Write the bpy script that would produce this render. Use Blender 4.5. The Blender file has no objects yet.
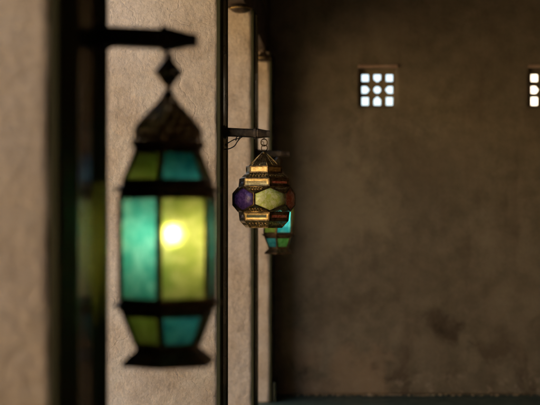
import bpy, bmesh, math, random
from mathutils import Vector, noise, Matrix
random.seed(7)
S = bpy.context.scene
C = S.collection
PI = math.pi
EYE = 1.455
F = 1275.0                      # focal length in photograph pixels
XW = -0.538                     # corridor face of the timber casings
XP = -0.5504                    # corridor corner of the plaster piers
YEND = 10.6                     # end wall

# ------------------------------------------------------------------ helpers
def link(name, bm, mat, parent=None, smooth=False):
    me = bpy.data.meshes.new(name)
    bmesh.ops.recalc_face_normals(bm, faces=bm.faces[:])
    bm.to_mesh(me); bm.free()
    if smooth:
        for p in me.polygons: p.use_smooth = True
    for m in (mat if isinstance(mat, (list, tuple)) else [mat]): me.materials.append(m)
    o = bpy.data.objects.new(name, me); C.objects.link(o)
    if parent: o.parent = parent
    return o

def empty(name, loc, rz=0):
    o = bpy.data.objects.new(name, None); C.objects.link(o)
    o.location = loc; o.rotation_euler = (0, 0, rz); o.empty_display_size = .05
    return o

def tag(o, label=None, cat=None, group=None, kind=None):
    if label: o['label'] = label
    if cat: o['category'] = cat
    if group: o['group'] = group
    if kind: o['kind'] = kind
    return o

def copy_tree(o, parent=None):
    c = o.copy(); C.objects.link(c)
    if parent: c.parent = parent
    for ch in [x for x in S.objects if x.parent == o]: copy_tree(ch, c)
    return c

def box(bm, x0, x1, y0, y1, z0, z1):
    v = [bm.verts.new((x, y, z)) for x in (x0, x1) for y in (y0, y1) for z in (z0, z1)]
    for f in ((0,1,3,2),(4,6,7,5),(0,4,5,1),(2,3,7,6),(0,2,6,4),(1,5,7,3)):
        bm.faces.new([v[i] for i in f])

def bevel_all(bm, w, seg=2):
    bmesh.ops.bevel(bm, geom=bm.edges[:], offset=w, segments=seg, affect='EDGES', profile=.6)

def tube(bm, pts, r, n=8, closed=False):
    pts = [Vector(p) for p in pts]
    rings = []
    up = Vector((0, 0, 1))
    N = len(pts)
    for i, p in enumerate(pts):
        a = pts[(i-1) % N] if closed or i > 0 else pts[i]
        b = pts[(i+1) % N] if closed or i < N-1 else pts[i]
        t = (b-a).normalized()
        u = t.cross(up)
        if u.length < .1: u = t.cross(Vector((1, 0, 0)))
        u.normalize(); w = t.cross(u).normalized()
        rr = r[i] if isinstance(r, (list, tuple)) else r
        rings.append([bm.verts.new(p + rr*(math.cos(2*PI*k/n)*u + math.sin(2*PI*k/n)*w)) for k in range(n)])
    M = N if closed else N-1
    for i in range(M):
        A, B = rings[i], rings[(i+1) % N]
        for k in range(n):
            bm.faces.new((A[k], A[(k+1) % n], B[(k+1) % n], B[k]))
    if not closed:
        bm.faces.new(rings[0]); bm.faces.new(rings[-1])

def ring(bm, c, R, r, axis='y', n=16, m=6, sy=1.0):
    pts = []
    for k in range(n):
        a = 2*PI*k/n; u, w = R*math.cos(a), R*math.sin(a)*sy
        pts.append(Vector(c) + (Vector((u, 0, w)) if axis == 'y' else Vector((0, u, w)) if axis == 'x' else Vector((u, w, 0))))
    N = len(pts); rings = []
    cc = Vector(c)
    nrm = {'y': Vector((0,1,0)), 'x': Vector((1,0,0)), 'z': Vector((0,0,1))}[axis]
    for p in pts:
        o = (p-cc).normalized()
        rings.append([bm.verts.new(p + r*(math.cos(2*PI*j/m)*o + math.sin(2*PI*j/m)*nrm)) for j in range(m)])
    for i in range(N):
        A, B = rings[i], rings[(i+1) % N]
        for k in range(m): bm.faces.new((A[k], A[(k+1) % m], B[(k+1) % m], B[k]))

def lathe(bm, prof, n=24, c=(0, 0, 0), rot=0, cap=True, uv=None):
    """prof: (radius, z) list, round or n-gonal"""
    rings = []
    for R, z in prof:
        rings.append([bm.verts.new((c[0]+R*math.sin(rot+2*PI*k/n), c[1]-R*math.cos(rot+2*PI*k/n), c[2]+z)) for k in range(n)])
    for i in range(len(prof)-1):
        A, B = rings[i], rings[i+1]
        for k in range(n):
            f = bm.faces.new((A[k], A[(k+1) % n], B[(k+1) % n], B[k]))
            if uv is not None:
                L = 2*math.sin(PI/n)
                r0, z0 = prof[i]; r1, z1 = prof[i+1]
                vals = ((-r0*L/2, z0), (r0*L/2, z0), (r1*L/2, z1), (-r1*L/2, z1))
                for l, q in zip(f.loops, vals): l[uv].uv = q
    if cap:
        if prof[0][0] > 1e-5: bm.faces.new(rings[0])
        if prof[-1][0] > 1e-5: bm.faces.new(rings[-1])

def inset(pts, w):
    n = len(pts); nr = (pts[1]-pts[0]).cross(pts[2]-pts[1]).normalized()
    out = []
    for i in range(n):
        p0, p, p1 = pts[i-1], pts[i], pts[(i+1) % n]
        e0 = (p-p0).normalized(); e1 = (p1-p).normalized()
        i0 = nr.cross(e0); i1 = nr.cross(e1)
        b = (i0+i1); b.normalize()
        out.append(p + b*(w/max(.2, b.dot(i0))))
    return out, nr

def outward(pts, c):
    """order so that the normal points away from the axis point c"""
    nr = (pts[1]-pts[0]).cross(pts[2]-pts[1])
    m = sum(pts, Vector())/len(pts)
    return pts if nr.dot(m-c) > 0 else pts[::-1]

def prism(bm, pts, nr, a, b):
    A = [bm.verts.new(p+nr*a) for p in pts]; B = [bm.verts.new(p+nr*b) for p in pts]
    bm.faces.new(A[::-1]); bm.faces.new(B)
    for i in range(len(pts)):
        j = (i+1) % len(pts); bm.faces.new((A[i], A[j], B[j], B[i]))

def frame_poly(bm, pts, w, a, b):
    """a frame of width w round the planar polygon, from offset a (inner) to b (outer)"""
    ins, nr = inset(pts, w)
    n = len(pts)
    oa = [bm.verts.new(p+nr*a) for p in pts]; ob = [bm.verts.new(p+nr*b) for p in pts]
    ia = [bm.verts.new(p+nr*a) for p in ins]; ib = [bm.verts.new(p+nr*b*.7) for p in ins]
    for i in range(n):
        j = (i+1) % n
        bm.faces.new((ob[i], ob[j], ib[j], ib[i])); bm.faces.new((oa[j], oa[i], ia[i], ia[j]))
        bm.faces.new((ib[i], ib[j], ia[j], ia[i])); bm.faces.new((oa[i], oa[j], ob[j], ob[i]))

def pane_poly(pts, w, a, b, cuts=0):
    bm = bmesh.new(); ins, nr = inset(pts, w); prism(bm, ins, nr, a, b)
    return bm

# ------------------------------------------------------------------ materials
def nt(name):
    m = bpy.data.materials.new(name); m.use_nodes = True
    t = m.node_tree; t.nodes.clear()
    out = t.nodes.new('ShaderNodeOutputMaterial')
    return m, t, out

class G:
    """tiny node builder"""
    def __init__(s, t): s.t = t
    def n(s, typ, **kw):
        nd = s.t.nodes.new(typ)
        for k, v in kw.items():
            if k.startswith('i_'):
                key = k[2:].replace('_', ' ')
                nd.inputs[key].default_value = v
            else: setattr(nd, k, v)
        return nd
    def l(s, a, b): s.t.links.new(a, b)
    def noise(s, co, scale, detail=4, rough=.55, dist=0):
        nd = s.n('ShaderNodeTexNoise'); nd.inputs['Scale'].default_value = scale
        nd.inputs['Detail'].default_value = detail; nd.inputs['Roughness'].default_value = rough
        nd.inputs['Distortion'].default_value = dist
        s.l(co, nd.inputs['Vector']); return nd.outputs['Fac']
    def ramp(s, fac, stops):
        nd = s.n('ShaderNodeValToRGB'); e = nd.color_ramp.elements
        while len(e) < len(stops): e.new(.5)
        for k, (p, c) in enumerate(stops):
            e[k].position = p; e[k].color = (*c, 1) if len(c) == 3 else c
        s.l(fac, nd.inputs['Fac']); return nd.outputs['Color']
    def mix(s, fac, a, b, bt='MIX'):
        nd = s.n('ShaderNodeMix', data_type='RGBA', blend_type=bt)
        for sock, v in ((nd.inputs[0], fac), (nd.inputs[6], a), (nd.inputs[7], b)):
            if hasattr(v, 'links') or hasattr(v, 'is_linked'): s.l(v, sock)
            else: sock.default_value = (*v, 1) if isinstance(v, tuple) else v
        return nd.outputs[2]
    def math(s, op, a, b=0, clamp=False):
        nd = s.n('ShaderNodeMath', operation=op, use_clamp=clamp)
        for sock, v in ((nd.inputs[0], a), (nd.inputs[1], b)):
            if hasattr(v, 'is_linked'): s.l(v, sock)
            else: sock.default_value = v
        return nd.outputs[0]
    def mapping(s, co, sc=(1,1,1), rot=(0,0,0), loc=(0,0,0)):
        nd = s.n('ShaderNodeMapping'); nd.inputs['Scale'].default_value = sc
        nd.inputs['Rotation'].default_value = rot; nd.inputs['Location'].default_value = loc
        s.l(co, nd.inputs['Vector']); return nd.outputs[0]
    def coord(s, which='Object'): return s.n('ShaderNodeTexCoord').outputs[which]
    def pos(s): return s.n('ShaderNodeNewGeometry').outputs['Position']
    def bump(s, h, strength=.5, dist=.01, nrm=None):
        nd = s.n('ShaderNodeBump'); nd.inputs['Strength'].default_value = strength
        nd.inputs['Distance'].default_value = dist; s.l(h, nd.inputs['Height'])
        if nrm: s.l(nrm, nd.inputs['Normal'])
        return nd.outputs[0]

def plaster(name, c_lo, c_mid, c_hi, stain, strokes=.5, stain_amt=.6, fine=1.0, peel=False, bumps=.6):
    m, t, out = nt(name); g = G(t); P = g.pos()
    big = g.noise(P, 1.3, 5, .6, .2); mid = g.noise(P, 7, 6, .6, .1); fin = g.noise(P, 60, 4, .6)
    base = g.ramp(mid, [(.36, c_lo), (.5, c_mid), (.64, c_hi)])
    st = g.ramp(big, [(.42, (0,0,0)), (.66, (1,1,1))])
    base = g.mix(g.math('MULTIPLY', st, stain_amt), base, stain)
    fm = g.ramp(fin, [(.3, (.82,.82,.82)), (.6, (1,1,1))])
    base = g.mix(1.0, base, fm, 'MULTIPLY')
    if peel:
        # worn, flaking zone rising from the floor, with dark damp blots and salt
        sep = g.n('ShaderNodeSeparateXYZ'); g.l(P, sep.inputs[0])
        z = sep.outputs['Z']; x = sep.outputs['X']
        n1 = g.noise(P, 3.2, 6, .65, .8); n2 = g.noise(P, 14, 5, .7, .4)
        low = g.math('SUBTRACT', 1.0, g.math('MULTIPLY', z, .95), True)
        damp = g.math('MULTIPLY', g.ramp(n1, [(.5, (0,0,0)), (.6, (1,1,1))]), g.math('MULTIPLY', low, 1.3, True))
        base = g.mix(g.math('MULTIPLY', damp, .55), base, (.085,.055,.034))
        lowb = g.math('SUBTRACT', 1.0, g.math('MULTIPLY', z, 4.0), True)
        salt = g.math('MULTIPLY', g.ramp(n2, [(.57, (0,0,0)), (.63, (1,1,1))]), lowb)
        base = g.mix(g.math('MULTIPLY', salt, .75), base, (.42,.36,.27))
        runs = g.noise(g.mapping(P, (6, 1, .7)), 1.5, 5, .6)
        base = g.mix(g.math('MULTIPLY', g.ramp(runs, [(.52, (0,0,0)), (.7, (1,1,1))]), .35), base, (.13,.09,.06))
        for (sx, sy, sr, am, colr) in ((447, 330, 19, .9, (.07,.052,.032)), (432, 318, 12, .55, (.08,.06,.038)), (470, 300, 12, .4, (.09,.07,.045)), (374, 367, 6.5, .85, (.04,.03,.02)), (405, 352, 14, .4, (.09,.068,.042)), (330, 312, 26, .3, (.12,.09,.055)), (300, 350, 22, .6, (.42,.31,.2)), (355, 382, 42, .6, (.42,.31,.2)), (310, 388, 16, .5, (.4,.3,.2)), (335, 205, 62, .5, (.40,.34,.22)), (415, 165, 30, .25, (.15,.115,.07))):  # the widest pale patch, centre left, paints in the pool of light there
            cx, cz = (sx-339)/F*YEND, EYE+(220-sy)/F*YEND; rr = sr/F*YEND
            wn = g.n('ShaderNodeTexNoise'); wn.inputs['Scale'].default_value = 4.5; wn.inputs['Detail'].default_value = 6; wn.inputs['Roughness'].default_value = .65
            g.l(P, wn.inputs['Vector'])
            off = g.n('ShaderNodeVectorMath', operation='MULTIPLY_ADD'); g.l(wn.outputs['Color'], off.inputs[0]); off.inputs[1].default_value = (rr*2.4, 0, rr*2.4); g.l(P, off.inputs[2])
            ds = g.n('ShaderNodeVectorMath', operation='DISTANCE'); g.l(off.outputs[0], ds.inputs[0]); ds.inputs[1].default_value = (cx+rr*1.2, YEND, cz+rr*1.2)
            k = g.ramp(g.math('DIVIDE', ds.outputs['Value'], rr), [(.45, (1,1,1)), (1.0, (0,0,0))])
            base = g.mix(g.math('MULTIPLY', k, am), base, colr)
        # cloudy patches of old lime wash
        pt = g.noise(P, 1.7, 7, .65, .2)
        base = g.mix(g.math('MULTIPLY', g.ramp(pt, [(.46, (0,0,0)), (.68, (1,1,1))]), .35), base, (.40,.33,.23))
    bs = g.n('ShaderNodeBsdfPrincipled'); bs.inputs['Roughness'].default_value = .88
    bs.inputs['Specular IOR Level'].default_value = .25
    g.l(base, bs.inputs['Base Color'])
    s1 = g.noise(P, 13, 4, .55, .15); s2 = g.noise(g.mapping(P, (1, 1, .8), (.3, .5, 0)), 42, 5, .62, .15); s3 = g.noise(P, 150, 3, .55)
    pits = g.ramp(g.noise(P, 70, 2, .5), [(.28, (0,0,0)), (.42, (1,1,1))])
    vor = g.n('ShaderNodeTexVoronoi', feature='DISTANCE_TO_EDGE'); vor.inputs['Scale'].default_value = 1.7
    wob = g.n('ShaderNodeTexNoise'); wob.inputs['Scale'].default_value = 5; wob.inputs['Detail'].default_value = 5; g.l(P, wob.inputs['Vector'])
    g.l(g.mix(.22, P, wob.outputs['Color'], 'ADD'), vor.inputs['Vector'])
    crack = g.ramp(vor.outputs['Distance'], [(0.0, (0,0,0)), (.006, (1,1,1))])
    h = g.math('ADD', g.math('MULTIPLY', s1, strokes), g.math('ADD', g.math('MULTIPLY', s2, .42*fine), g.math('ADD', g.math('MULTIPLY', s3, .10*fine), g.math('MULTIPLY', pits, .06*fine))))
    h = g.math('ADD', h, g.math('MULTIPLY', crack, .10))
    b = g.bump(h, bumps, .014)
    g.l(b, bs.inputs['Normal']); g.l(bs.outputs[0], out.inputs['Surface'])
    return m

def glass(name, col, col2, rough=.22, trans=.2, scale=26, solid=.14):
    m, t, out = nt(name); g = G(t); co = g.coord('Object')
    n1 = g.noise(co, scale, 4, .6, 1.0); n2 = g.noise(co, scale*4.5, 3, .6, .5)
    c = g.mix(g.ramp(n1, [(.42, (0,0,0)), (.6, (1,1,1))]), col, col2)
    c = g.mix(g.math('MULTIPLY', g.ramp(n2, [(.5, (0,0,0)), (.72, (1,1,1))]), .4), c, tuple(v*.6 for v in col))
    b = g.bump(g.math('ADD', n1, g.math('MULTIPLY', n2, .35)), .5, .003)
    tr = g.n('ShaderNodeBsdfTranslucent'); g.l(c, tr.inputs['Color']); g.l(b, tr.inputs['Normal'])
    rf = g.n('ShaderNodeBsdfRefraction'); g.l(c, rf.inputs['Color']); rf.inputs['Roughness'].default_value = rough
    rf.inputs['IOR'].default_value = 1.16; g.l(b, rf.inputs['Normal'])
    rf2 = g.n('ShaderNodeBsdfRefraction'); g.l(c, rf2.inputs['Color']); rf2.inputs['Roughness'].default_value = .55
    rf2.inputs['IOR'].default_value = 1.3; g.l(b, rf2.inputs['Normal'])
    m0 = g.n('ShaderNodeMixShader'); m0.inputs[0].default_value = .72; g.l(rf.outputs[0], m0.inputs[1]); g.l(rf2.outputs[0], m0.inputs[2])
    mx = g.n('ShaderNodeMixShader'); mx.inputs[0].default_value = trans
    g.l(m0.outputs[0], mx.inputs[1]); g.l(tr.outputs[0], mx.inputs[2])
    df = g.n('ShaderNodeBsdfDiffuse'); g.l(c, df.inputs['Color']); g.l(b, df.inputs['Normal'])
    m2 = g.n('ShaderNodeMixShader'); m2.inputs[0].default_value = solid
    g.l(mx.outputs[0], m2.inputs[1]); g.l(df.outputs[0], m2.inputs[2])
    gl = g.n('ShaderNodeBsdfGlossy'); gl.inputs['Roughness'].default_value = .16; g.l(b, gl.inputs['Normal'])
    fr = g.n('ShaderNodeFresnel'); fr.inputs['IOR'].default_value = 1.5; g.l(b, fr.inputs['Normal'])
    m3 = g.n('ShaderNodeMixShader'); g.l(fr.outputs[0], m3.inputs[0])
    g.l(m2.outputs[0], m3.inputs[1]); g.l(gl.outputs[0], m3.inputs[2])
    g.l(m3.outputs[0], out.inputs['Surface'])
    return m

def metal(name, col, col2, rough=.4, holes=None, metallic=1.0, scale=40, bumpd=.0015):
    m, t, out = nt(name); g = G(t); co = g.coord('Object')
    n1 = g.noise(co, scale, 5, .65, .5); n2 = g.noise(co, scale*4, 3, .6)
    bs = g.n('ShaderNodeBsdfPrincipled'); bs.inputs['Metallic'].default_value = metallic
    g.l(g.mix(g.ramp(n1, [(.4, (0,0,0)), (.65, (1,1,1))]), col, col2), bs.inputs['Base Color'])
    g.l(g.ramp(n2, [(.2, (rough*.7,)*3), (.8, (min(1, rough*1.35),)*3)]), bs.inputs['Roughness'])
    g.l(g.bump(n2, .5, bumpd), bs.inputs['Normal'])
    if holes:
        sc, rad = holes
        uv = g.coord('UV'); sep = g.n('ShaderNodeSeparateXYZ'); g.l(uv, sep.inputs[0])
        # staggered round piercings
        v = g.math('MULTIPLY', sep.outputs['Y'], sc); row = g.math('FLOOR', v)
        u = g.math('ADD', g.math('MULTIPLY', sep.outputs['X'], sc*.8), g.math('MULTIPLY', row, .5))
        fu = g.math('SUBTRACT', g.math('FRACT', u), .5); fv = g.math('SUBTRACT', g.math('FRACT', v), .5)
        d = g.math('SQRT', g.math('ADD', g.math('MULTIPLY', fu, fu), g.math('MULTIPLY', fv, fv)))
        msk = g.math('LESS_THAN', d, rad)
        tp = g.n('ShaderNodeBsdfTransparent'); ms = g.n('ShaderNodeMixShader')
        g.l(msk, ms.inputs[0]); g.l(bs.outputs[0], ms.inputs[1]); g.l(tp.outputs[0], ms.inputs[2])
        g.l(ms.outputs[0], out.inputs['Surface'])
    else: g.l(bs.outputs[0], out.inputs['Surface'])
    return m

def painted(name, c0, c1, rough=.3, grain=(60, 60, 3), coat=.0):
    m, t, out = nt(name); g = G(t); P = g.pos()
    gr = g.noise(g.mapping(P, grain), 1.0, 5, .6, .4); n = g.noise(P, 9, 5, .6)
    bs = g.n('ShaderNodeBsdfPrincipled')
    g.l(g.mix(g.ramp(gr, [(.3, (0,0,0)), (.7, (1,1,1))]), c0, c1), bs.inputs['Base Color'])
    g.l(g.ramp(n, [(.3, (rough*.75,)*3), (.7, (rough*1.3,)*3)]), bs.inputs['Roughness'])
    if rough > .6: bs.inputs['Specular IOR Level'].default_value = .0
    bs.inputs['Coat Weight'].default_value = coat; bs.inputs['Coat Roughness'].default_value = .15
    g.l(g.bump(gr, .35, .003), bs.inputs['Normal']); g.l(bs.outputs[0], out.inputs['Surface'])
    return m

def emis(name, col, s):
    m, t, out = nt(name); g = G(t); e = g.n('ShaderNodeEmission')
    e.inputs['Color'].default_value = (*col, 1); e.inputs['Strength'].default_value = s
    g.l(e.outputs[0], out.inputs['Surface']); return m

M = {}
M['pier'] = plaster('sand_plaster', (.46,.36,.245), (.585,.47,.33), (.63,.535,.395), (.74,.66,.55), .85, .75, .85, bumps=.85)
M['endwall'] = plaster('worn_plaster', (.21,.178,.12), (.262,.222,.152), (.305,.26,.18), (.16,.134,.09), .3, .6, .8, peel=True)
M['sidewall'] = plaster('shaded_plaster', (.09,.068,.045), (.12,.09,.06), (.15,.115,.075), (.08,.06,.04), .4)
M['ground'] = plaster('sandy_ground', (.36,.275,.17), (.42,.325,.21), (.47,.37,.24), (.32,.25,.15), .3)
M['ceiling'] = painted('dark_ceiling_timber', (.035,.024,.016), (.07,.048,.03), .7)
M['floor'] = painted('green_floor_paint', (.03,.062,.048), (.045,.085,.065), .55, (5,5,5))
M['green'] = painted('dark_green_gloss_paint', (.012,.016,.008), (.045,.048,.022), .24, (60,60,2.5), .5)
M['matte'] = painted('worn_green_paint', (.05,.051,.027), (.078,.077,.04), .8, (60,60,2.5))
M['beam'] = painted('old_timber', (.03,.02,.013), (.07,.045,.028), .55, (50,50,3))
M['iron'] = metal('blackened_iron', (.05,.037,.024), (.11,.08,.05), .5, metallic=.6)
M['bronze'] = metal('aged_bronze', (.11,.068,.033), (.27,.17,.08), .48, metallic=.8)
M['bronze_holes'] = metal('pierced_bronze', (.17,.105,.05), (.38,.24,.11), .5, holes=(58, .22), metallic=.55)
M['brass'] = metal('worn_brass', (.32,.22,.075), (.70,.51,.20), .37, scale=45)
M['brassdark'] = metal('tarnished_shaded_brass', (.08,.052,.022), (.26,.175,.075), .4, scale=45)
M['brasslace'] = metal('pierced_brass', (.42,.27,.10), (.88,.62,.26), .36, holes=(130, .3))
M['wire'] = metal('cable_sheath', (.03,.025,.02), (.06,.05,.035), .5, metallic=0)
M['teal'] = glass('teal_glass', (.20,.56,.50), (.46,.78,.70))
M['lime'] = glass('lime_glass', (.54,.59,.25), (.76,.77,.42))
M['olive'] = glass('olive_green_glass', (.34,.42,.14), (.48,.55,.24))
M['turq'] = glass('turquoise_glass', (.10,.42,.48), (.26,.64,.66))
M['cyan'] = glass('cyan_glass', (.14,.68,.76), (.42,.88,.92))
M['mint'] = glass('mint_glass', (.25,.52,.2), (.42,.7,.36))
M['beadglass'] = glass('orange_glass', (.9,.55,.25), (.95,.7,.4), .3, .6, 60, .05)
M['purple'] = glass('purple_glass', (.075,.035,.15), (.18,.09,.30), .3, .5, 60, .6)
M['palegreen'] = glass('pale_green_glass', (.70,.76,.12), (.97,.97,.42), .35, .6, 60, .85)
M['red'] = glass('red_glass', (.72,.12,.05), (.98,.36,.2), .3, .5, 60, .95)
M['amber'] = glass('amber_glass', (.62,.45,.06), (.85,.68,.2), .3, .5, 60, .6)
M['bulb'] = emis('lit_bulb', (1.0, .87, .64), 88)
M['debris'] = plaster('plaster_flakes', (.42,.33,.21), (.50,.395,.26), (.56,.45,.3), (.45,.36,.23), .3)

# ------------------------------------------------------------------ rough plaster masses
def dvec(p, amp):
    q = p*1.9
    a = noise.noise_vector(q)*1.0 + noise.noise_vector(p*7+Vector((3, 9, 1)))*.35 + noise.noise_vector(p*23+Vector((1,5,7)))*.14
    return a*amp

def rough_box(x0, x1, y0, y1, z0, z1, step, amp, rad=.018, skip=()):
    bm = bmesh.new()
    cx, cy, cz = (x0+x1)/2, (y0+y1)/2, (z0+z1)/2
    def grid(o, u, v, lu, lv):
        nu, nv = max(1, round(lu/step)), max(1, round(lv/step))
        vs = [[None]*(nv+1) for _ in range(nu+1)]
        for i in range(nu+1):
            for j in range(nv+1):
                vs[i][j] = bm.verts.new(o+u*(lu*i/nu)+v*(lv*j/nv))
        for i in range(nu):
            for j in range(nv):
                bm.faces.new((vs[i][j], vs[i+1][j], vs[i+1][j+1], vs[i][j+1]))
    X, Y, Z = Vector((1,0,0)), Vector((0,1,0)), Vector((0,0,1))
    o = Vector((x0, y0, z0)); lx, ly, lz = x1-x0, y1-y0, z1-z0
    if '-y' not in skip: grid(o, X, Z, lx, lz)
    if '+y' not in skip: grid(o+Y*ly, X, Z, lx, lz)
    if '-x' not in skip: grid(o, Y, Z, ly, lz)
    if '+x' not in skip: grid(o+X*lx, Y, Z, ly, lz)
    if '-z' not in skip: grid(o, X, Y, lx, ly)
    if '+z' not in skip: grid(o+Z*lz, X, Y, lx, ly)
    bmesh.ops.remove_doubles(bm, verts=bm.verts[:], dist=step*.02)
    for v in bm.verts:
        p = v.co.copy()
        onx = min(abs(p.x-x0), abs(p.x-x1)) < 1e-4; ony = min(abs(p.y-y0), abs(p.y-y1)) < 1e-4
        if onx and ony:                                   # soften the standing corners
            p.x += rad*.35*(1 if p.x < cx else -1)*(1+.8*noise.noise(p*14)); p.y += rad*.35*(1 if p.y < cy else -1)*(1+.8*noise.noise(p*11+X*9))
        d = dvec(v.co, amp); d.z *= .3
        v.co = p + d
    return bm

# ------------------------------------------------------------------ setting
bm = bmesh.new(); box(bm, -400, 400, -400, 400, -.5, -.16)
tag(link('ground', bm, M['ground']), kind='structure')
bm = bmesh.new(); box(bm, -1.35, 2.7, -4.2, YEND+.35, -.155, 0)
tag(link('floor', bm, M['floor']), kind='structure')
bm = bmesh.new(); box(bm, -1.35, 2.7, -4.2, YEND+.35, 3.62, 3.8)
tag(link('ceiling', bm, M['ceiling']), kind='structure')

W1X = (377.5-339)/F*YEND; W2X = W1X+170.2/F*YEND
def zy(py, y=YEND): return EYE+(220-py)/F*y
WZ0, WZ1 = zy(107.0), zy(68.5)          # lattice bottom and top
WHW = 18.3/F*YEND
# the end wall with two openings, built as butting blocks of one rough sheet
def end_wall():
    bm = bmesh.new()
    x0, x1, z0, z1 = XP-.5, 2.30, 0, 3.62
    holes = [(W1X-WHW, W1X+WHW), (W2X-WHW, W2X+WHW)]
    xs = [x0]
    for a, b in holes: xs += [a, b]
    xs.append(x1)
    def sub(a, b, st=.03):
        n = max(1, round((b-a)/st)); return [a+(b-a)*k/n for k in range(n+1)]
    X = []
    for a, b in zip(xs[:-1], xs[1:]): X += sub(a, b)[:-1]
    X.append(x1)
    Z = sub(z0, WZ0)[:-1]+sub(WZ0, WZ1)[:-1]+sub(WZ1, z1)
    def inhole(cx, cz): return any(a < cx < b for a, b in holes) and WZ0 < cz < WZ1
    V = {}
    def vert(i, j, k):
        if (i, j, k) not in V:
            p = Vector((X[i], YEND+(0 if k == 0 else .3), Z[j]))
            d = dvec(p, .007); d.x *= .5; d.z *= .5
            V[(i, j, k)] = bm.verts.new(p+d)
        return V[(i, j, k)]
    nx, nz = len(X)-1, len(Z)-1
    solid = lambda i, j: 0 <= i < nx and 0 <= j < nz and not inhole((X[i]+X[i+1])/2, (Z[j]+Z[j+1])/2)
    for i in range(nx):
        for j in range(nz):
            if not solid(i, j): continue
            for k in (0, 1):
                q = [vert(i, j, k), vert(i+1, j, k), vert(i+1, j+1, k), vert(i, j+1, k)]
                bm.faces.new(q)
            for (di, dj, e) in ((-1,0,((i,j),(i,j+1))), (1,0,((i+1,j),(i+1,j+1))), (0,-1,((i,j),(i+1,j))), (0,1,((i,j+1),(i+1,j+1)))):
                if not solid(i+di, j+dj):
                    (a, b), (c, d) = e
                    bm.faces.new((vert(a,b,0), vert(c,d,0), vert(c,d,1), vert(a,b,1)))
    return bm
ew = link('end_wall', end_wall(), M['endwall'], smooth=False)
tag(ew, 'worn brown plaster wall with two pierced windows at the end of the passage', 'wall')
for p in ew.data.polygons: p.use_smooth = abs(p.normal.y) > .7

bm = rough_box(2.305, 2.7, -4.2, YEND+.3, 0, 3.62, .2, .01)
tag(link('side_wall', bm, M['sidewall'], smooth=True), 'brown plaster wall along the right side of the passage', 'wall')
bm = rough_box(-1.3, 2.3, -4.2, -3.9, 0, 3.62, .2, .01)  # added out of view: shuts off sky light from behind for contrast
tag(link('back_light_block', bm, M['sidewall'], smooth=True), 'unseen brown plaster wall added behind the viewer to hold back sky light', 'wall')
bm = rough_box(-1.12, XP-.02, -3.88, 1.6, 0, 2.798, .15, .008)  # added out of view: keeps courtyard light off the nearest pier
tag(link('arcade_light_block', bm, M['sidewall'], smooth=True), 'unseen plaster wall added beside the viewer to block courtyard light', 'wall')
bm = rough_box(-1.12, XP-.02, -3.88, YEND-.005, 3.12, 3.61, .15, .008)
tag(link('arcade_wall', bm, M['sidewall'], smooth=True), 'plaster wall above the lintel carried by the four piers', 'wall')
bm = bmesh.new(); box(bm, -1.08, XP-.03, -3.88, YEND-.01, 2.80, 3.118); bevel_all(bm, .008)
tag(link('lintel', bm, M['beam']), 'long dark timber lintel lying across the tops of the piers', 'lintel')

# across the courtyard
def house(name, x0, x1, y0, y1, h, label):
    r = empty(name, ((x0+x1)/2, (y0+y1)/2, -.16))
    ox, oy = r.location.x, r.location.y
    bm = rough_box(x0-ox, x1-ox, y0-oy, y1-oy, 0, h, .5, .02)
    link('wall', bm, M['limewash'], r, smooth=True)
    bm = bmesh.new(); box(bm, x0-ox-.12, x1-ox+.12, y0-oy-.12, y1-oy+.12, h+.02, h+.2); bevel_all(bm, .03)
    link('roof', bm, M['limewash'], r)
    return tag(r, label, 'house')
M['limewash'] = plaster('grey_limewash', (.52,.49,.43), (.6,.57,.51), (.66,.63,.57), (.5,.46,.4), .3)
house('plaster_house', 1.95, 9, 16.5, 21, 5.2, 'sunlit pale house seen through the right hand pierced window')
cw = link('courtyard_bounce_wall', rough_box(-9, -8.5, -10, 20, -.16, 4.6, .5, .02), M['debris'], smooth=True)  # unseen, added as a sunlit surface bouncing warm light onto the piers
tag(cw, 'unseen tall pale plaster wall added across the courtyard to bounce warm light', 'wall')

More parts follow.
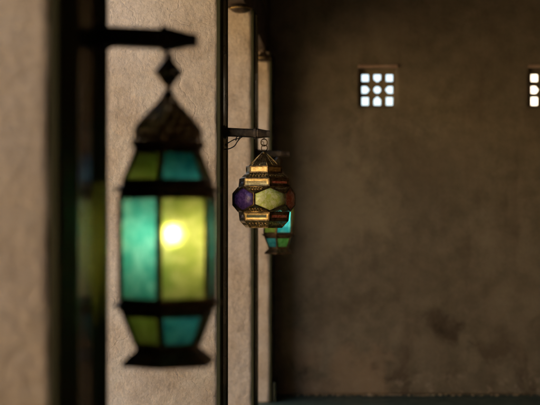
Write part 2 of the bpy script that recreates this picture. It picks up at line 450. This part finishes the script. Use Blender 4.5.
# ------------------------------------------------------------------ piers with glossy green timber casings
def pier(y0, y1, label, step, zt=2.798):
    r = empty('pier', (-.85, (y0+y1)/2, 0)); ox, oy = -.85, (y0+y1)/2
    bm = rough_box(-1.12, XP, y0, y1, .0, zt, step, .0062)
    for v in bm.verts: v.co.x -= ox; v.co.y -= oy
    o = link('plaster_body', bm, M['pier'], r, smooth=True)
    # casing: flat board with two beads and a hollow in between, cut in plan and run up the pier
    L = y1-y0; x0, x1 = XP-ox-.006, XW-ox
    prof = [(x0, 0), (x1-.004, 0), (x1, .004)]
    prof += [(x1, .345*L), (x1-.004, .352*L), (x1-.0105, .385*L), (x1-.0105, .385*L+.002), (x1-.0088, .385*L+.027), (x1-.0058, .385*L+.052), (x1-.0014, .385*L+.077), (x1+.0044, .385*L+.102), (x1+.0035, .385*L+.106), (x1-.006, .385*L+.108), (x1-.001, .385*L+.114)]
    prof += [(x1+.006*math.sin(PI*k/8), .8*L+.02*k/8) for k in range(9)]
    prof = [q_ for i_, q_ in enumerate(prof) if i_ == 0 or q_[1] >= prof[i_-1][1]-1e-6]
    prof += [(x1, L-.004), (x1-.004, L), (x0, L)]
    bm = bmesh.new(); rows = []
    nz = 24
    for k in range(nz+1):
        z = .004+(zt-.012)*k/nz
        rows.append([bm.verts.new((px, py-L/2+.003*noise.noise(Vector((y0, z*3, 0))), z)) for px, py in prof])
    for a, b in zip(rows[:-1], rows[1:]):
        for i in range(len(prof)):
            j = (i+1) % len(prof); bm.faces.new((a[i], a[j], b[j], b[i]))
    bm.faces.new(rows[0]); bm.faces.new(rows[-1])
    co_ = link('timber_casing', bm, [M['matte'], M['green']], r)
    for p in co_.data.polygons:
        t_ = (p.center.y+L/2)
        if .385*L-.002 < t_ < .385*L+.104: p.material_index = 1
    bm = bmesh.new(); box(bm, x1+.014, x1+.034, -L/2+.0, L/2-.0, .004, .16); bevel_all(bm, .004)
    link('skirting_board', bm, M['green'], r)
    tag(r, label, 'pier', 'piers along the left side of the passage')
    return r
pier(2.454, 2.97, 'nearest plaster pier, strongly blurred, at the left edge with a broad dark green casing', .012)
pier(5.80, 6.18, 'broad sharp textured plaster pier right behind the big teal and lime lantern', .011)
pier(8.07, 8.47, 'narrow pale plaster pier visible behind the round coloured glass lantern', .014)
pier(10.17, YEND-.02, 'narrowest plaster pier, farthest of all, in the corner by the end wall', .018)

# ------------------------------------------------------------------ pierced windows
def lattice(cx, label):
    r = empty('pierced_window', (cx, YEND+.06, WZ0)); k = YEND/F
    H = WZ1-WZ0; W = 2*WHW
    cols = [(361.4-377.5, 369.3-377.5), (373.4-377.5, 381.6-377.5), (385.8-377.5, 393.6-377.5)]
    rows = [(73.0, 81.3), (84.8, 93.3), (95.8, 105.3)]
    # the slab: a fine height field cut by hole shapes, both faces, 35 mm thick
    def hole(ci, ri, n=8):
        a, b = cols[ci]; c, d = rows[ri]
        xa, xb = a*k, b*k; zt, zb = zy(c)-WZ0, zy(d)-WZ0
        mx, mz = (xa+xb)/2, (zt+zb)/2; hx, hz = (xb-xa)/2*.9, (zt-zb)/2*.89
        e = .25
        if (ci, ri) == (1, 1):
            return [(mx+hx*math.cos(2*PI*q/16), mz+hx*math.sin(2*PI*q/16)) for q in range(16)]
        def rb(pts, rr=.006):           # round the corners of a polygon
            out = []
            n = len(pts)
            for q in range(n):
                p = Vector(pts[q]); p0 = Vector(pts[q-1]); p1 = Vector(pts[(q+1) % n])
                A = p+(p0-p).normalized()*rr; B = p+(p1-p).normalized()*rr
                for t in (0, .5, 1):
                    out.append(tuple((A*(1-t)+p*t)*(1-t)+(p*(1-t)+B*t)*t))
            return out
        sq = [(mx-hx, mz-hz), (mx+hx, mz-hz), (mx+hx, mz+hz), (mx-hx, mz+hz)]
        if (ci, ri) == (1, 0): return rb([(mx-hx, mz-hz*.45), (mx, mz-hz*1.2), (mx+hx, mz-hz*.45), (mx+hx, mz+hz), (mx-hx, mz+hz)])
        if (ci, ri) == (1, 2): return rb([(mx-hx, mz-hz), (mx+hx, mz-hz), (mx+hx, mz+hz*.45), (mx, mz+hz*1.2), (mx-hx, mz+hz*.45)])
        if (ci, ri) == (0, 1): return rb([(mx-hx, mz-hz), (mx+hx*.45, mz-hz), (mx+hx*1.25, mz), (mx+hx*.45, mz+hz), (mx-hx, mz+hz)])
        if (ci, ri) == (2, 1): return rb([(mx-hx*.45, mz-hz), (mx+hx, mz-hz), (mx+hx, mz+hz), (mx-hx*.45, mz+hz), (mx-hx*1.25, mz)])
        return rb(sq)
    bm = bmesh.new()
    T = .022
    outer = [(-W/2+.0015, .0015), (W/2-.0015, .0015), (W/2-.0015, H-.0015), (-W/2+.0015, H-.0015)]
    loops = [outer]+[hole(i, j) for i in range(3) for j in range(3)]
    edges = []
    for lp in loops:
        vs = [bm.verts.new((x, 0, z)) for x, z in lp]
        for i in range(len(vs)): edges.append(bm.edges.new((vs[i], vs[(i+1) % len(vs)])))
    bmesh.ops.triangle_fill(bm, use_beauty=True, use_dissolve=False, edges=edges)
    ext = bmesh.ops.extrude_face_region(bm, geom=bm.faces[:])
    for v in [g for g in ext['geom'] if isinstance(g, bmesh.types.BMVert)]: v.co.y += T
    link('lattice', bm, M['lattice'], r)
    # timber head above the opening and a rough sill with crumbs of plaster
    bm = bmesh.new(); box(bm, -W/2-.012, W/2+.012, -.082, -.062, H+.004, H+.028)
    bmesh.ops.subdivide_edges(bm, edges=bm.edges[:], cuts=5, use_grid_fill=True)
    for v in bm.verts: v.co += noise.noise_vector(v.co*30+Vector((cx,0,0)))*.002
    link('head', bm, M['head'], r)
    bm = bmesh.new()
    rnd = random.Random(int(cx*100))
    for q in range(14):
        x = rnd.uniform(-W*.38, W*.02); s = rnd.uniform(.004, .011)
        mtx = Matrix.Translation((x, rnd.uniform(-.055, -.01), s*.35)) @ Matrix.Rotation(rnd.uniform(0, 3), 4, 'Z') @ Matrix.Diagonal((s*1.5, s, s*.6, 1))
        bmesh.ops.create_icosphere(bm, subdivisions=1, radius=1, matrix=mtx)
    link('plaster_crumbs', bm, M['debris'], r)
    return tag(r, label, 'window', 'pierced windows in the end wall')
M['lattice'] = plaster('lattice_plaster', (.3,.24,.15), (.36,.29,.17), (.42,.34,.2), (.3,.24,.15), .3)
M['head'] = plaster('window_head', (.5,.34,.26), (.56,.4,.3), (.6,.45,.35), (.5,.36,.27), .3)
lattice(W1X, 'small square window of nine bright holes, whole and left of the two on the end wall')
lattice(W2X, 'pierced window cut off by the right edge of the picture')

# ------------------------------------------------------------------ brackets
def bracket(px_tip, y, zc, label, loops, h=.0175, taper=1.0):
    r = empty('lantern_bracket', (XW, y, zc))
    x1 = (px_tip-339)/F*y-XW
    bm = bmesh.new()
    # square bar, then a collar and a tapering turned end, cut along its length
    prof = [(-.003, h), (x1*.64, h*.98), (x1*.645, h*1.25), (x1*.70, h*1.3), (x1*.71, h*1.05), (x1*.74, h*1.12), (x1*.93, h*.66), (x1*.97, h*.7), (x1*.995, h*.55), (x1, h*.25)]
    prof = [(x, max(hh, h*(1.0-taper)*.95)) for x, hh in prof]
    rings = []
    for k, (x, hh) in enumerate(prof):
        e = 5 if k < 2 or taper < .5 else 2.6
        rg = []
        for q in range(24):
            a = 2*PI*(q+.5)/24; ca, sa = math.cos(a), math.sin(a)
            s = (abs(ca)**e+abs(sa)**e)**(-1/e)
            rg.append(bm.verts.new((x, hh*s*ca, hh*s*sa-.045*x)))
        rings.append(rg)
    for A, B in zip(rings[:-1], rings[1:]):
        for q in range(24): bm.faces.new((A[q], A[(q+1) % 24], B[(q+1) % 24], B[q]))
    bm.faces.new(rings[0]); bm.faces.new(rings[-1])
    bar = link('bar', bm, M['iron'], r)
    bm = bmesh.new(); box(bm, .0005, .006, -h*1.5, h*1.5, -h*1.5, h*1.5); bevel_all(bm, .003)
    link('wall_plate', bm, M['iron'], r)
    for sz in (-h*1.22, h*1.22):
        bm = bmesh.new(); lathe(bm, [(0, -.001), (.006, 0), (.006, .003), (.0035, .0055), (0, .006)], 10)
        for v in bm.verts: v.co = Vector((v.co.z+.006, v.co.x*.6, v.co.y*.6+sz))
        link('bolt', bm, M['iron'], r, True)
    for pts in loops:
        bm = bmesh.new()
        # Catmull-Rom through the given points
        P = [Vector(p) for p in pts]; P = [P[0]*2-P[1]]+P+[P[-1]*2-P[-2]]
        out = []
        for i in range(1, len(P)-2):
            for t in range(8):
                t = t/8; a, b, c, d = P[i-1:i+3]
                out.append(.5*((2*b)+(c-a)*t+(2*a-5*b+4*c-d)*t*t+(3*b-a-3*c+d)*t**3))
        out.append(P[-2])
        tube(bm, out, .0028, 6); link('cable', bm, M['wire'], r, True)
    return tag(r, label, 'bracket', 'iron brackets holding the lanterns')
B1Y, B2Y, B3Y = 2.83, 5.96, 8.25
B1Z = EYE+183/F*B1Y+.002; B2Z = EYE+88/F*B2Y; B3Z = EYE+67.5/F*B3Y
bracket(197.5, B1Y, B1Z, 'thick blurred dark iron bracket holding the large near lantern by the nearest pier',
        [[(.004, -.01, -.02), (.018, -.012, -.030), (.034, -.01, -.026), (.038, -.004, -.018), (.02, 0, -.021), (.006, 0, -.04)]], h=.0225)
bracket(270, B2Y, B2Z, 'sharp dark iron bracket with looping cables above the round lantern',
        [[(.098, -.01, -.016), (.075, -.014, -.03), (.05, -.018, -.036), (.025, -.018, -.05), (.004, -.01, -.062)],
         [(.11, -.008, -.016), (.085, -.02, -.024), (.066, -.026, -.045), (.052, -.026, -.066), (.03, -.02, -.078), (.002, -.014, -.083)],
         [(.066, -.026, -.045), (.074, -.024, -.03), (.071, -.02, -.02), (.06, -.02, -.028), (.058, -.024, -.042)]], h=.0205, taper=.15)
bracket(289.5, B3Y, B3Z, 'farthest dark iron bracket, partly behind the round lantern',
        [[(.09, -.01, -.016), (.06, -.012, -.045), (.03, -.012, -.05), (.003, -.01, -.03)]], h=.019, taper=.2)

# ------------------------------------------------------------------ tall hexagonal lantern
def tall_lantern(loc, rot, u, colours, label):
    """u: metres per picture pixel at the near lantern; heights below run from the hook (50) to the base (364)"""
    r = empty('hanging_lantern', loc)
    Z = lambda py: (50-py)*u
    A0 = rot
    def hexpts(R, z): return [Vector((R*math.sin(A0+k*PI/3), -R*math.cos(A0+k*PI/3), z)) for k in range(6)]
    def sec(name, Ra, za, Rb, zb, w, mats, a=-.002, b=.0025):
        """six framed panes between two hexagons"""
        up, lo = hexpts(Ra, za), hexpts(Rb, zb)
        fb = bmesh.new()
        axis = Vector((0, 0, (za+zb)/2))
        for k in range(6):
            j = (k+1) % 6
            pts = outward([lo[k], lo[j], up[j], up[k]], axis)
            frame_poly(fb, pts, w, a*2, b)
            link('glass_pane', pane_poly(pts, w*.7, -.0035, -.0008), mats[k], r)
        for k in range(6):           # corner rods
            tube(fb, [lo[k]*1.0, up[k]*1.0], w*.48, 8)
        link(name, fb, M['bronze'], r)
    # hook and link
    bm = bmesh.new()
    ring(bm, (0, 0, Z(50)+.004), 6.0*u, .0017, 'x', 18)
    ring(bm, (0, 0, Z(57.5)), 4.5*u, .0017, 'y', 14)
    link('hook', bm, M['iron'], r, True)
    # open diamond finial with a jewel
    bm = bmesh.new()
    dm = [Vector((0, 0, Z(54))), Vector((14*u, 0, Z(72.5))), Vector((0, 0, Z(91))), Vector((-14*u, 0, Z(72.5)))]
    for turn in (0, PI/2):
        rm = Matrix.Rotation(turn+.3, 3, 'Z')
        pts = [rm @ p for p in dm]
        frame_poly(bm, pts, 6.0*u, -.006, .006)
    lathe(bm, [(.2*u, Z(96)), (2.2*u, Z(93)), (2.2*u, Z(90)), (4*u, Z(88)), (2*u, Z(86)), (.5*u, Z(84))], 12)
    link('finial', bm, M['bronze'], r)
    bm = bmesh.new()
    lathe(bm, [(0, Z(83)), (6.5*u, Z(73)), (0, Z(62))], 6); link('jewel', bm, M['lime'], r)
    # ogee dome
    prof = [(38*u, Z(147)), (38*u, Z(143)), (35.5*u, Z(140.5)), (35.2*u, Z(136)), (33.4*u, Z(130)), (29.5*u, Z(124)), (24.5*u, Z(118)), (18.5*u, Z(111.5)), (13.2*u, Z(106)), (9*u, Z(101)), (6*u, Z(97)), (4.2*u, Z(93.5)), (3.4*u, Z(91))]
    bm = bmesh.new(); uvl = bm.loops.layers.uv.new('UVMap')
    prof = [(R*1.05 if i > 3 else R, z) for i, (R, z) in enumerate(prof)]
    lathe(bm, prof, 6, rot=A0, cap=False, uv=uvl)
    dome = link('dome', bm, M['bronze_holes'], r)
    bm = bmesh.new()
    for k in range(6):
        a = A0+k*PI/3
        tube(bm, [Vector((R*math.sin(a), -R*math.cos(a), z)) for R, z in prof], .0022, 6)
    link('dome_rib', bm, M['bronze'], r, True)
    # collar under the dome
    def band(name, rows, mat=M['bronze'], beads=None):
        bm = bmesh.new(); lathe(bm, rows, 6, rot=A0, cap=False)
        # inner face so that the band has thickness
        lathe(bm, [(R-3*u, z) for R, z in rows], 6, rot=A0, cap=False)
        for (R0, z0) in (rows[0], rows[-1]):
            lathe(bm, [(R0, z0), (R0-3*u, z0)], 6, rot=A0, cap=False)
        bmesh.ops.remove_doubles(bm, verts=bm.verts[:], dist=1e-5)
        if beads:
            R, z, n, rr = beads; hp = hexpts(R, z)
            for k in range(6):
                for q in range(n):
                    p = hp[k].lerp(hp[(k+1) % 6], (q+.5)/n)
                    bmesh.ops.create_icosphere(bm, subdivisions=1, radius=rr, matrix=Matrix.Translation(p))
        return link(name, bm, mat, r)
    band('collar', [(33*u, Z(152)), (35*u, Z(150.5)), (35*u, Z(148.5)), (37.5*u, Z(147)), (37.5*u, Z(145))], beads=(36.5*u, Z(149.5), 7, 1.2*u))
    sec('shoulder_frame', 34*u, Z(151), 47*u, Z(183), 3.0*u, [colours[1] if k % 2 else colours[0] for k in range(6)])
    band('upper_rim', [(48.5*u, Z(197)), (49.5*u, Z(195)), (49.5*u, Z(192.5)), (57*u, Z(190.5)), (57*u, Z(188)), (49*u, Z(186.5)), (47*u, Z(182.5))], beads=(50.5*u, Z(194.5), 9, 1.5*u))
    sec('body_frame', 50*u, Z(196), 50*u, Z(300), 3.2*u, [colours[3] if k % 2 else colours[2] for k in range(6)])
    band('lower_rim', [(46*u, Z(314)), (48.5*u, Z(311.5)), (50*u, Z(309)), (50*u, Z(307)), (57*u, Z(305)), (57*u, Z(302.5)), (50*u, Z(300.5)), (49*u, Z(298.5))], beads=(51*u, Z(308.5), 9, 1.5*u))
    hp = hexpts(50*u, Z(197.6))
    for k in range(6):
        for q in (.055, .235):
            bm = bmesh.new(); bmesh.ops.create_icosphere(bm, subdivisions=2, radius=2.7*u, matrix=Matrix.Translation(hp[k].lerp(hp[(k+1) % 6], q)))
            link('glass_bead', bm, M['beadglass'], r, True)
    sec('tapered_frame', 47*u, Z(312), 33.5*u, Z(345), 3.0*u, [colours[1] if k % 2 else colours[0] for k in range(6)])
    bm = bmesh.new()
    lathe(bm, [(1*u, Z(363)), (48*u, Z(364.5)), (48.5*u, Z(361)), (41*u, Z(354)), (34*u, Z(349)), (34*u, Z(344.5)), (30*u, Z(344.5)), (30*u, Z(349)), (1*u, Z(351))], 6, rot=A0)
    link('base', bm, M['bronze'], r)
    # lamp: socket on a stem, glass bulb
    bm = bmesh.new(); B0 = (5*u, -2*u, 0)
    lathe(bm, [(.003, Z(126)), (.003, Z(205)), (.013, Z(207)), (.015, Z(224)), (.011, Z(228))], 14, c=B0)
    link('lamp_holder', bm, M['iron'], r, True)
    bm = bmesh.new(); lathe(bm, [(.006, Z(228)), (.008, Z(230)), (.010, Z(234)), (.0115, Z(239)), (.009, Z(243)), (.005, Z(245.5)), (0, Z(246))], 16, c=B0)
    for v in bm.verts: v.co.z += 5*u
    link('bulb', bm, M['bulb'], r, True)
    return tag(r, label, 'lantern', 'glass lanterns hung in a row')
U = B1Y/F
L1X = (168.3-339)*U
tall_lantern((L1X, B1Y, EYE+(220-50)*U), math.radians(-3.0), U,
             (M['turq'], M['olive'], M['lime'], M['teal']), 'large blurred hexagonal lantern with teal and glowing lime panes, nearest the viewer')

# pane order: k=0 spans from vertex at -10 deg to +50 deg (front)
U3 = B3Y/F/3.15
L3X = (278.8-339)/F*B3Y
tall_lantern((L3X, B3Y+.0, EYE+(220-154)/F*B3Y), math.radians(-6), U3,
             (M['mint'], M['turq'], M['cyan'], M['olive']), 'small cyan and green lantern half hidden behind the round lantern, farthest away')

# ------------------------------------------------------------------ round faceted lantern
def round_lantern(loc, rot, u):
    r = empty('hanging_lantern', loc)
    Z = lambda py: (140-py)*u
    V = lambda R, deg, py: Vector((R*u*math.sin(rot+math.radians(deg)), -R*u*math.cos(rot+math.radians(deg)), Z(py)))
    lace = lambda: None
    def wire_frame(name, polys, w, mat=M['brassdark'], a=-.003, b=.0022):
        bm = bmesh.new()
        for p in polys: frame_poly(bm, p, w, a, b)
        seen = set()
        for p in polys:
            for i in range(len(p)):
                a_, b_ = p[i], p[(i+1) % len(p)]
                key = tuple(sorted((tuple(round(c, 4) for c in a_), tuple(round(c, 4) for c in b_))))
                if key in seen: continue
                seen.add(key); tube(bm, [a_, b_], .0023, 6)
        return link(name, bm, mat, r)
    axis = Vector((0, 0, Z(199)))
    def scrolls(bm, pts, count, rr):
        """raised rings and curls laid on a planar face"""
        ins, nr = inset(pts, .006)
        c = sum(ins, Vector())/len(ins)
        e = (ins[1]-ins[0]); ex = e.normalized(); ey = nr.cross(ex)
        def circ(p, R, a0=0, a1=2*PI, n=14):
            tube(bm, [p+nr*.0012+ex*R*math.cos(a0+(a1-a0)*k/n)+ey*R*math.sin(a0+(a1-a0)*k/n) for k in range(n+1)], rr, 5)
        lo, hi = ins[0], ins[1]
        w = (hi-lo).length
        other = ins[2:] if len(ins) == 3 else [ins[3], ins[2]]
        for q in range(count):
            t = (q+.5)/count
            if len(ins) == 3:
                base = lo.lerp(hi, t); apex = ins[2]
                p = base.lerp(apex, .22+.12*(1-abs(2*t-1)))
                R = w/count*.36
            else:
                p = lo.lerp(hi, t).lerp(other[0].lerp(other[1], t), .5)
                R = min(w/count*.4, (other[0]-lo).length*.33)
            circ(p, R); circ(p, R*.45, q, q+4.5, 9)
    # ring and chain
    bm = bmesh.new()
    ring(bm, (0, 0, Z(137.5)), 2.2*u, .0016, 'x', 14)
    ring(bm, (0, 0, Z(142.5)), 3.2*u, .0026, 'y', 18, sy=1.1)
    ring(bm, (-1.5*u, 0, Z(143)), 1.4*u, .0015, 'y', 12)
    ring(bm, (.3*u, 0, Z(148)), 3.0*u, .0024, 'y', 18)
    ring(bm, (0, 0, Z(152)), 1.5*u, .0018, 'x', 12, sy=1.5)
    link('hook', bm, M['brassdark'], r, True)
    # crown: pierced six sided cone with bright ribs
    prof = [(15.2, 166), (12, 162.5), (8, 158.5), (4.2, 155), (1.6, 152.8)]
    bm = bmesh.new(); uvl = bm.loops.layers.uv.new('UVMap')
    lathe(bm, [(R*u, Z(z)) for R, z in prof], 6, rot=rot, cap=False, uv=uvl); link('crown', bm, M['brasslace'], r)
    bm = bmesh.new()
    for k in range(6):
        tube(bm, [V(R+.4, 60*k, z) for R, z in prof], .0026, 6)
        tube(bm, [V(R*.9, 60*k+30, z) for R, z in prof], .0016, 6)
    lathe(bm, [(.2*u, Z(154)), (2.2*u, Z(153.6)), (2.4*u, Z(152.6)), (1*u, Z(151.6)), (.2*u, Z(151))], 12)
    link('crown_rib', bm, M['brass'], r, True)
    # collar band
    def hexband(R0, z0, R1, z1): return [outward([V(R0, 60*k, z0), V(R0, 60*k+60, z0), V(R1, 60*k+60, z1), V(R1, 60*k, z1)], axis) for k in range(6)]
    pb = hexband(18.6, 173, 18.6, 166.5)
    wire_frame('collar', pb, .0055)
    bm = bmesh.new()
    for p in pb:
        q, nr = inset(p, .005); prism(bm, q, nr, -.003, -.0004)
    link('collar_plate', bm, M['brass'], r)
    bm = bmesh.new(); lathe(bm, [(18.6*u, Z(166.3)), (14.5*u, Z(165.8))], 6, rot=rot, cap=False); link('collar_top', bm, M['brassdark'], r)
    # sloping lace below the collar
    ps = hexband(25.2, 178.6, 19.0, 173.2)
    bm = bmesh.new(); uvl = bm.loops.layers.uv.new('UVMap')
    lathe(bm, [(25.2*u, Z(178.6)), (19*u, Z(173.2))], 6, rot=rot, cap=False, uv=uvl); link('shoulder_lace', bm, M['brasslace'], r)
    bm = bmesh.new()
    for p in ps: scrolls(bm, p, 6, .0012)
    link('shoulder_scroll', bm, M['brass'], r, True)
    # two bands with long slim panes
    def glassband(name, za, zb, Ra, Rb, cols, mats_frame):
        pp = hexband(Rb, zb, Ra, za)
        wire_frame(name, pp, .005, M['brassdark'])
        for k, p in enumerate(pp):
            fb = bmesh.new(); q, nr = inset(p, .0055); frame_poly(fb, q, .0075, -.002, .0030)
            link('pane_surround', fb, mats_frame[k], r)
            q2, _ = inset(q, .0065)
            bm = bmesh.new(); prism(bm, q2, nr, -.0025, .0004); link('glass_strip', bm, cols[k], r)
    br, bd = M['brass'], M['brassdark']  # left surrounds bright, the others dark: side light put into the metal colour
    # k spans angles 60k..60k+60 from rot; rot points at the main vertex (12 deg): k=0 is the right hand face, k=5 the left
    glassband('upper_band', 178.8, 186.6, 25.5, 26.4, [M['red'], M['red'], M['olive'], M['amber'], M['purple'], M['amber']], [bd, bd, bd, bd, bd, br])
    glassband('lower_band', 212.2, 220.4, 26.4, 25.3, [M['red'], M['purple'], M['amber'], M['olive'], M['purple'], M['olive']], [bd, bd, bd, bd, bd, br])
    # six big hexagonal panes set on the band corners
    hexes = []
    for k in range(6):
        a = 60*k
        # keep the pane planar: points on the plane of the prism face with vertices at a-30, a+30
        Rm = 31.6; Rc = Rm*math.cos(math.radians(30))
        def P(s, py, Rr=Rc):
            base = V(Rr, a, py); t = Vector((math.cos(rot+math.radians(a)), math.sin(rot+math.radians(a)), 0))
            return base+t*(s*Rm*.5*u)
        pts = outward([P(0, 187.2), P(-1, 193.6), P(-1, 205.2), P(0, 211.6), P(1, 205.2), P(1, 193.6)], axis)
        hexes.append(pts)
    cols = [M['palegreen'], M['red'], M['amber'], M['turq'], M['red'], M['purple']]
    wire_frame('body_frame', hexes, .0055, M['brassdark'], -.003, .003)
    for pts, m in zip(hexes, cols):
        q, nr = inset(pts, .0045)
        bm = bmesh.new()
        # slightly domed glass
        cen = sum(q, Vector())/6
        A = [bm.verts.new(p+nr*.0004) for p in q]; mid = [bm.verts.new(p.lerp(cen, .45)+nr*.010) for p in q]; c0 = bm.verts.new(cen+nr*.0125)
        Bk = [bm.verts.new(p-nr*.003) for p in q]
        for i in range(6):
            j = (i+1) % 6
            bm.faces.new((A[i], A[j], mid[j], mid[i])); bm.faces.new((mid[i], mid[j], c0)); bm.faces.new((A[j], A[i], Bk[i], Bk[j]))
        bm.faces.new(Bk[::-1])
        go = link('glass_pane', bm, m, r)
        for p in go.data.polygons: p.use_smooth = len(p.vertices) < 5 and abs(p.normal.dot((c0n := nr.normalized()))) > .3
    # pierced triangles between the panes
    bm1 = bmesh.new(); bm2 = bmesh.new(); bmu = bm2; uvl = bm1.loops.layers.uv.new('UVMap')
    bm3 = bmesh.new()
    for k in range(6):
        for (pyb, pyt, bm2) in ((187.0, 193.6, bm2), (211.8, 205.2, bm3)):
            tri = outward([V(26.6, 60*k, pyb), V(26.6, 60*k+60, pyb), V(31.5, 60*k+30, pyt)], axis)
            f = bm1.faces.new([bm1.verts.new(p) for p in tri])
            e = (tri[1]-tri[0]).normalized(); nr = (tri[1]-tri[0]).cross(tri[2]-tri[0]).normalized(); ey = nr.cross(e)
            for l, p in zip(f.loops, tri): l[uvl].uv = ((p-tri[0]).dot(e), (p-tri[0]).dot(ey))
            base = [V(26.6, 60*k, pyb), V(26.6, 60*k+60, pyb), V(31.5, 60*k+30, pyt)]
            nn = (base[1]-base[0]).cross(base[2]-base[0])
            if nn.dot(sum(base, Vector())/3-axis) < 0: base = [base[1], base[0], base[2]]
            scrolls(bm2, base, 5, .0012)
            tube(bm2, [base[0], base[1]], .002, 5)
    link('lace_triangle', bm1, M['brasslace'], r); link('triangle_scroll', bmu, M['brass'], r, True); link('triangle_scroll', bm3, M['brass'], r, True)
    # bottom taper and plate
    bm = bmesh.new(); uvl = bm.loops.layers.uv.new('UVMap')
    lathe(bm, [(19*u, Z(227)), (25.2*u, Z(220.8))], 6, rot=rot, cap=False, uv=uvl); link('bottom_lace', bm, M['brasslace'], r)
    pz = hexband(19, 227, 25.2, 220.8); bm = bmesh.new()
    for p in pz: scrolls(bm, p, 6, .0013)
    link('bottom_scroll', bm, M['brass'], r, True)
    wire_frame('bottom_frame', pz, .004, M['brass'])
    bm = bmesh.new(); lathe(bm, [(.5*u, Z(227.8)), (19.3*u, Z(227.9)), (19.3*u, Z(226.8)), (.5*u, Z(226.6))], 6, rot=rot); link('bottom_plate', bm, M['brassdark'], r)
    bm = bmesh.new(); lathe(bm, [(.002, Z(155)), (.002, Z(186)), (.012, Z(187)), (.013, Z(192)), (.02, Z(196)), (.024, Z(202)), (.016, Z(206)), (0, Z(207))], 14)
    link('lamp_holder', bm, M['iron'], r, True)
    return tag(r, 'round faceted brass lantern with purple, pale green and red panes, sharp in the middle', 'lantern', 'glass lanterns hung in a row')
U2 = B2Y/F
round_lantern(((264-339)*U2, B2Y, EYE+(220-140)*U2), math.radians(15.2), U2)

# ------------------------------------------------------------------ dark bell lamps under the lintel
def bell(px, y, zbot, label):
    r = empty('bell_lamp', ((px-339)/F*y, y, zbot)); hgt = 2.801-zbot
    bm = bmesh.new(); q = .068
    prof = [(0, 0), (.02, .001), (.04, .005), (.055, .013), (q, .026), (q*1.02, .034), (.058, .045), (.04, .055)]
    if hgt > .06: prof += [(.03, .065), (.022, hgt-.008), (.034, hgt)]
    else: prof = [(a, min(b, hgt)) for a, b in prof]
    lathe(bm, prof, 28)
    link('shade', bm, M['iron'], r, True)
    bm = bmesh.new(); ring(bm, (0, 0, .026), q, .0035, 'z', 28); link('shade_rim', bm, M['brass'], r, True)
    return tag(r, label, 'lamp', 'bell lamps under the lintel')
bell(240.5, 7.99, EYE+207/F*7.99, 'dark rounded lamp cut by the top edge, in front of the pale narrow pier')
bell(263, 10.08, EYE+158/F*10.08, 'small dark rounded lamp at the top of the farthest narrow pier')

# crumbs of fallen plaster along the foot of the end wall
bm = bmesh.new(); rnd = random.Random(5)
for q in range(160):
    x = rnd.uniform(-.5, 2.2); s = rnd.uniform(.003, .012)
    if rnd.random() < .6: x = rnd.gauss(.35, .3)
    x = max(-.5, x)
    mtx = Matrix.Translation((x, YEND-rnd.uniform(.012, .05)-.01, s*.5)) @ Matrix.Rotation(rnd.uniform(0, 3), 4, 'Z') @ Matrix.Diagonal((s*1.4, s, s*.8, 1))
    bmesh.ops.create_icosphere(bm, subdivisions=1, radius=1, matrix=mtx)
tag(link('plaster_debris', bm, M['debris']), 'pale crumbs of fallen plaster along the foot of the end wall', 'debris', kind='stuff')

# ------------------------------------------------------------------ light
W = bpy.data.worlds.new('World'); S.world = W; W.use_nodes = True
t = W.node_tree; bg = t.nodes['Background']
sky = t.nodes.new('ShaderNodeTexSky'); sky.sky_type = 'NISHITA'; sky.sun_disc = False
travel = Vector((-.62, .42, -.66)).normalized()
sunv = -travel
sky.sun_elevation = math.asin(sunv.z); sky.sun_rotation = math.atan2(sunv.x, sunv.y)
sky.dust_density = 4; sky.air_density = 1
bg.inputs['Strength'].default_value = .1
t.links.new(sky.outputs[0], bg.inputs['Color'])
sl = bpy.data.lights.new('sun', 'SUN'); sl.energy = 5; sl.angle = math.radians(.5); sl.color = (1, .86, .66)
so = bpy.data.objects.new('sun', sl); C.objects.link(so); so.rotation_euler = travel.to_track_quat('-Z', 'Y').to_euler()
so.location = (0, 0, 12)

# ------------------------------------------------------------------ camera
cam = bpy.data.cameras.new('camera'); co = bpy.data.objects.new('camera', cam); C.objects.link(co)
co.location = (0, 0, EYE); co.rotation_euler = (PI/2, 0, 0)
cam.sensor_width = 36; cam.lens = 36*F/540; cam.clip_end = 1500; cam.clip_start = .05
cam.shift_x = -(339-270)/540; cam.shift_y = (220-202.5)/540
cam.dof.use_dof = True; cam.dof.focus_distance = 5.9; cam.dof.aperture_fstop = 2.5
S.camera = co

S.render.engine = 'CYCLES'
S.cycles.use_denoising = True
S.cycles.sample_clamp_indirect = 8
S.cycles.max_bounces = 9; S.cycles.transmission_bounces = 8; S.cycles.diffuse_bounces = 5; S.cycles.glossy_bounces = 3
S.view_settings.view_transform = 'Standard'; S.view_settings.look = 'None'
S.view_settings.exposure = 2.4; S.view_settings.gamma = 1
